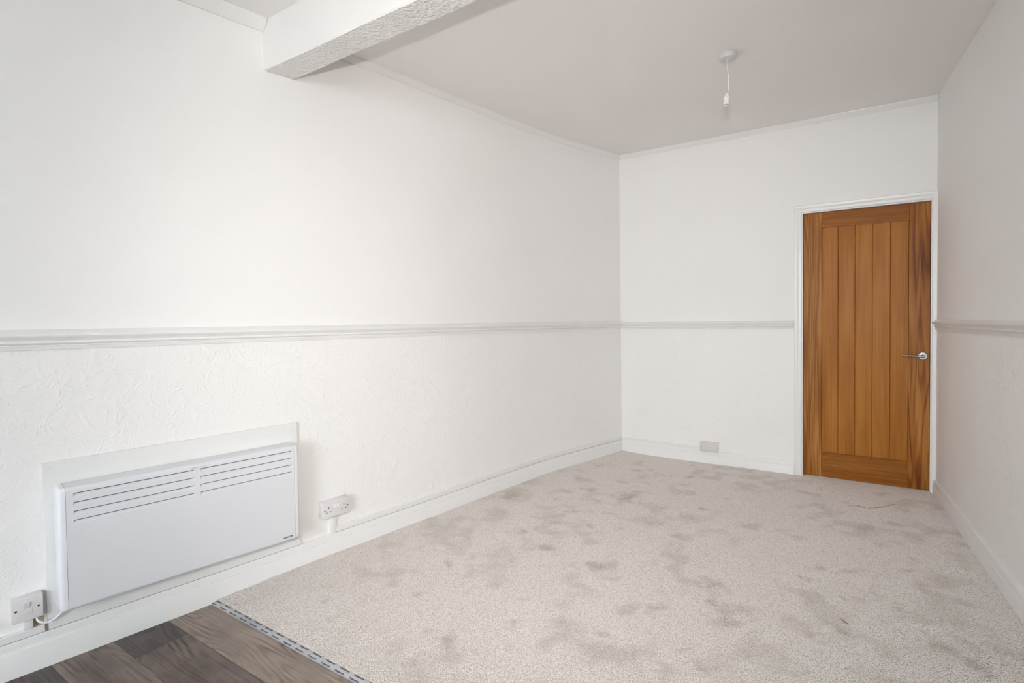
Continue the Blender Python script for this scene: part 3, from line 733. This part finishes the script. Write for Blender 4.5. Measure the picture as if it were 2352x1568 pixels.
HY = 0.110  # front face, from the wall
heat = empty('panel_heater', loc, rz); heat.rotation_euler = (0, 0.008, rz); tag(heat, 'white electric panel heater with slotted vents mounted on the backing board', 'heater')
HX0, HX1, HZ0, HZ1 = 0.0235, 0.9200, 0.2140, 0.6660
CAP = 0.024
def heater_body():
    # front sheet with eight pressed openings
    slots = []
    for zt in (0.6435, 0.6105, 0.5775, 0.5445):
        for a, c in ((0.0690, 0.4670), (0.4890, 0.8880)): slots.append((a, c, zt - 0.0150, zt))
    bm = bmesh.new(); r = 0.014
    fx0, fx1 = HX0 + CAP, HX1 - CAP
    xs = sorted({fx0, fx1} | {v for s in slots for v in s[:2]}); zs = sorted({HZ0 + r, HZ1 - r} | {v for s in slots for v in s[2:]})
    grid = {(x, z): bm.verts.new((x, -HY, z)) for x in xs for z in zs}
    for xa, xb in zip(xs, xs[1:]):
        for za, zb in zip(zs, zs[1:]):
            cx, cz = (xa + xb) / 2, (za + zb) / 2
            if any(s[0] < cx < s[1] and s[2] < cz < s[3] for s in slots): continue
            bm.faces.new((grid[xa, za], grid[xb, za], grid[xb, zb], grid[xa, zb]))
    # rounded top and bottom, running back to the board
    def wrap(zedge, sgn):
        prof = [(-HY + r * (1 - math.sin(t)) if False else 0, 0) for t in ()]
        prev = [grid[x, zedge] for x in xs]
        for k in range(1, 7):
            t = k / 6 * math.pi / 2
            y = -HY + r * (1 - math.cos(t)); z = zedge + sgn * r * math.sin(t)
            cur = [bm.verts.new((x, y, z)) for x in xs]
            for i in range(len(xs) - 1): bm.faces.new((prev[i], prev[i + 1], cur[i + 1], cur[i]))
            prev = cur
        cur = [bm.verts.new((x, -0.0165, zedge + sgn * r)) for x in xs]
        for i in range(len(xs) - 1): bm.faces.new((prev[i], prev[i + 1], cur[i + 1], cur[i]))
    wrap(HZ1 - r, 1); wrap(HZ0 + r, -1)
    body = from_bm('front_panel', bm, M['heater'], heat, smooth=30)
    for a, c, z0, z1 in slots:
        bm = bmesh.new(); e = 0.005
        # sloping lip: flush at the bottom of the slot, pressed in behind the top edge
        p = [(a, -HY, z0), (c, -HY, z0), (c - e, -HY + 0.0060, z1 - 0.0039), (a + e, -HY + 0.0060, z1 - 0.0039)]
        v = [bm.verts.new(q) for q in p]; bm.faces.new(v)
        t1 = bm.verts.new((a, -HY, z1)); bm.faces.new((v[0], v[3], t1))
        t2 = bm.verts.new((c, -HY, z1)); bm.faces.new((v[1], t2, v[2]))
        w_ = [bm.verts.new((q[0], q[1] + 0.0012, q[2])) for q in p]; bm.faces.new(w_[::-1])
        lip = from_bm('louvre', bm, M['heater'], body, fix=False)
    box('slot_shade', HX0 + 0.03, HX1 - 0.03, -HY + 0.022, -0.03, HZ0 + 0.02, HZ1 - 0.016, M['void'], heat)  # black box that paints the shade behind the vent slots
    for s in (0, 1):
        bm = bmesh.new()
        if s == 0: add_box(bm, HX0, HX0 + CAP + 0.02, -HY, -0.0160, HZ0, HZ1)
        else: add_box(bm, HX1 - CAP - 0.02, HX1, -HY, -0.0160, HZ0, HZ1)
        es = [e for e in bm.edges if all(abs(v.co.x - (HX0 if s == 0 else HX1)) < 1e-6 for v in e.verts) or (abs(e.verts[0].co.x - e.verts[1].co.x) > 0.01 and all(v.co.y < -HY + 1e-6 for v in e.verts))]
        bmesh.ops.bevel(bm, geom=es, offset=0.0135, segments=5, profile=0.5, affect='EDGES')
        keep = HX0 + CAP - 0.0008 if s == 0 else HX1 - CAP + 0.0008
        g = bmesh.ops.bisect_plane(bm, geom=bm.verts[:] + bm.edges[:] + bm.faces[:], plane_co=(keep, 0, 0), plane_no=(1, 0, 0), clear_outer=(s == 0), clear_inner=(s == 1))
        from_bm('end_cap', bm, M['heater_cap'], heat, smooth=40)
    return body
body = heater_body()
RX = (math.radians(90), 0, 0)
text_mesh('lettering', 'AIRMASTER', 0.0098, M['ink'], body, (0.8585, -HY - 0.0004, 0.2350), RX, sx=0.92, shear=0.25, offset=0.0003)
text_mesh('lettering', 'WARNING: DO NOT COVER', 0.0046, M['ink_grey'], body, (0.4800, -HY - 0.0003, 0.6510), RX, sx=1.0)
bm = bmesh.new()
add_tube(bm, smooth_curve([(-0.026, -0.018, 0.215), (-0.031, -0.026, 0.190), (-0.022, -0.032, 0.1775), (-0.006, -0.034, 0.1705), (0.008, -0.034, 0.1715), (0.022, -0.036, 0.180), (0.036, -0.042, 0.195), (0.052, -0.055, 0.228)], 8), 0.0040, 12)
from_bm('power_cord', bm, M['cord'], heat, smooth=60)

# ------------------------------------------------------------------ electrical accessories
def screw(parent, x, y, z, r=0.0036):
    bm = bmesh.new(); add_lathe(bm, [(r, y + 0.0003), (r, y - 0.0005), (r * 0.75, y - 0.0009), (0.0, y - 0.0009)], 16, 'Y', (x, 0, z), cap=False)
    from_bm('screw', bm, M['screw'], parent, smooth=40)

def plate(root, w, h, zc, depth, mat, xc=0.0):
    box('back_box', xc - w / 2 + 0.001, xc + w / 2 - 0.001, -depth + 0.0085, 0.0, zc - h / 2 + 0.001, zc + h / 2 - 0.001, mat, root, bev=0.003)
    return box('faceplate', xc - w / 2, xc + w / 2, -depth, -depth + 0.0085, zc - h / 2, zc + h / 2, mat, root, bev=0.0028, seg=3)

# fused switch left of the heater
loc, rz = lw_frame(-3.969)
sp = empty('fused_switch', loc, rz); tag(sp, 'white fused switch with single rocker at the left end of the heater', 'switch')
DEP = 0.040; ZC = 0.2435
fp = plate(sp, 0.0865, 0.0850, ZC, DEP, M['plastic'])
bm = bmesh.new(); rv = [(-0.0085, -DEP + 0.0005, ZC + 0.004), (0.0060, -DEP + 0.0005, ZC + 0.004), (0.0060, -DEP + 0.0005, ZC + 0.024), (-0.0085, -DEP + 0.0005, ZC + 0.024),
      (-0.0085, -DEP - 0.0022, ZC + 0.0045), (0.0060, -DEP - 0.0022, ZC + 0.0045), (0.0060, -DEP - 0.0070, ZC + 0.0235), (-0.0085, -DEP - 0.0070, ZC + 0.0235)]
v = [bm.verts.new(p) for p in rv]
for f in ((0, 1, 5, 4), (1, 2, 6, 5), (2, 3, 7, 6), (3, 0, 4, 7), (4, 5, 6, 7)): bm.faces.new([v[i] for i in f])
from_bm('rocker', bm, M['plastic'], fp)
box('fuse_carrier', -0.0140, 0.0130, -DEP - 0.0012, -DEP + 0.001, ZC - 0.0165, ZC + 0.0015, M['plastic'], fp, bev=0.0009, seg=1)
screw(fp, -0.0305, -DEP, ZC + 0.001); screw(fp, 0.0305, -DEP, ZC + 0.001)
# socket to the right
loc, rz = lw_frame(-2.776)
so = empty('double_socket', loc, rz); tag(so, 'white switched double socket on the left wall, right of the heater', 'socket')
DEP = 0.047; ZC = 0.2725
fp = plate(so, 0.152, 0.0850, ZC, DEP, M['plastic'])
for s in (-1, 1):
    cx = s * 0.0435
    box('pin_hole', cx - 0.0022, cx + 0.0022, -DEP - 0.0003, -DEP + 0.002, ZC + 0.006, ZC + 0.0150, M['hole'], fp)
    for q in (-1, 1): box('pin_hole', cx + q * 0.0115 - 0.0036, cx + q * 0.0115 + 0.0036, -DEP - 0.0003, -DEP + 0.002, ZC - 0.0145, ZC - 0.0105, M['hole'], fp)
    box('rocker', s * 0.0085 - 0.0062, s * 0.0085 + 0.0062, -DEP - 0.0040, -DEP + 0.001, ZC + 0.004, ZC + 0.025, M['rocker'], fp, bev=0.0015)
    screw(fp, s * 0.0655, -DEP, ZC - 0.001, 0.0040)
# blank plate on the end wall
bl = empty('blanking_plate', (0.7725, 0.0, 0.0)); tag(bl, 'white double blanking plate on the end wall above the skirting', 'wall plate')
DEP = 0.032; ZC = 0.1520
box('back_box', -0.071, 0.071, -DEP + 0.0085, 0.0, ZC - 0.0390, ZC + 0.0430, M['plastic_old'], bl, bev=0.003)
fp = box('faceplate', -0.0725, 0.0725, -DEP, -DEP + 0.0085, ZC - 0.0385, ZC + 0.0355, M['plastic_old'], bl, bev=0.0028, seg=3)
screw(fp, -0.060, -DEP, ZC + 0.002, 0.0026); screw(fp, 0.060, -DEP, ZC - 0.001, 0.0026)

# drops of trunking between the accessories and the skirting
def drop(y, w, z0, z1, label, d=0.0165):
    loc, rz = lw_frame(y); o = box('trunking_drop', -w / 2, w / 2, -d, 0.0, z0, z1, M['pvc'], bev=0.0018); o.location = loc; o.rotation_euler = (0, 0, rz)
    tag(o, label, 'trunking', 'short trunking drops')
drop(-3.966, 0.026, 0.158, 0.2035, 'short white trunking drop under the fused switch')
drop(-2.779, 0.030, 0.1285, 0.2310, 'short white trunking drop under the double socket')
# knocked-out bit of wallpaper under the switch, recess shade painted into the brown
loc, rz = lw_frame(-3.938)
bm = bmesh.new(); pp = [(-0.0125, 0.157), (0.016, 0.157), (0.0155, 0.185), (0.006, 0.204), (-0.0125, 0.204)]
lo = [bm.verts.new((x, -0.0012, z)) for x, z in pp]; hi = [bm.verts.new((x, 0.001, z)) for x, z in pp]
bm.faces.new(lo); bm.faces.new(hi[::-1])
for i in range(5): bm.faces.new((lo[i], lo[(i + 1) % 5], hi[(i + 1) % 5], hi[i]))
pa = from_bm('shaded_plaster', bm, M['plaster'], wall_left); pa.location = loc; pa.rotation_euler = (0, 0, rz)
# dark brown seam strip at the left foot of the board
bm = bmesh.new()
loc, rz = lw_frame(-3.9145)
add_box(bm, -0.0035, 0.0, -0.0172, -0.012, 0.1320, 0.1555); o = from_bm('dark_seam', bm, M['seam_dark'], wall_left); o.location = loc; o.rotation_euler = (0, 0, rz)

# ------------------------------------------------------------------ pendant lamp holder
pe = empty('pendant_light', (1.212, -1.428, CEIL)); tag(pe, 'white pendant cord with an empty lampholder hanging from the ceiling', 'pendant light')
bm = bmesh.new(); add_lathe(bm, [(0.046, 0.002), (0.048, -0.006), (0.047, -0.018), (0.043, -0.026), (0.036, -0.0285), (0.008, -0.030), (0.0075, -0.036), (0.005, -0.037)], 48)
from_bm('ceiling_rose', bm, M['rose'], pe, smooth=40)
bm = bmesh.new(); add_tube(bm, smooth_curve([(0.0, 0, -0.030), (0.0005, 0, -0.075), (0.0045, 0, -0.130), (0.0052, 0, -0.170), (0.002, 0, -0.205), (-0.001, 0, -0.222)], 8), 0.0032, 10, up=(0, 1, 0))
from_bm('flex', bm, M['pend'], pe, smooth=60)
LT = -0.216
lh = empty('lampholder', (-0.0025, 0, LT), parent=pe); lh.rotation_euler = (0, math.radians(5), 0)
bm = bmesh.new(); add_lathe(bm, [(0.0045, 0.004), (0.007, 0.0), (0.0105, -0.008), (0.0125, -0.0155), (0.0130, -0.0165)], 32); from_bm('cap', bm, M['pend'], lh, smooth=40)
bm = bmesh.new(); add_lathe(bm, [(0.0135, -0.0175), (0.0165, -0.0180), (0.0172, -0.0195), (0.0170, -0.0240), (0.0168, -0.0560), (0.0175, -0.0570), (0.0175, -0.0590), (0.0155, -0.0595), (0.0148, -0.0565), (0.0148, -0.0250)], 32, cap=False); from_bm('skirt', bm, M['pend'], lh, smooth=40)
bm = bmesh.new(); add_lathe(bm, [(0.0138, -0.0168), (0.0138, -0.0300), (0.0, -0.0300)], 24, cap=False); from_bm('contact_block', bm, M['brass'], lh, smooth=40)

# ------------------------------------------------------------------ bits on the carpet
def splinter(px, py, l, an, label):
    o = bpy.data.objects.new('splinter', None)
    bm = bmesh.new(); n = 5
    add_tube(bm, [(-l / 2, 0, 0), (-l / 4, 0.001, 0.0008), (0.05 * l, -0.0008, 0.001), (l / 3, 0.0006, 0.0005), (l / 2, 0.002, 0)], [0.0006, 0.0022, 0.0026, 0.0018, 0.0005], 6, 0.6)
    o = from_bm('splinter', bm, M['splinter']); o.location = (px, py, float(carpet_h(px, py)) + 0.0012); o.rotation_euler = (0, 0, an)
    tag(o, label, 'splinter', 'splinters on the carpet')
splinter(1.781, -2.083, 0.043, -0.83, 'thin tan splinter lying on the middle of the carpet')
splinter(1.593, -0.306, 0.022, -0.62, 'tiny brown splinter on the carpet in front of the door')

# paving outside the window
g = box('ground', -8, 10, -18, Y_FRONT - 0.28, -0.5, -0.30, M['ground']); tag(g, kind='structure')
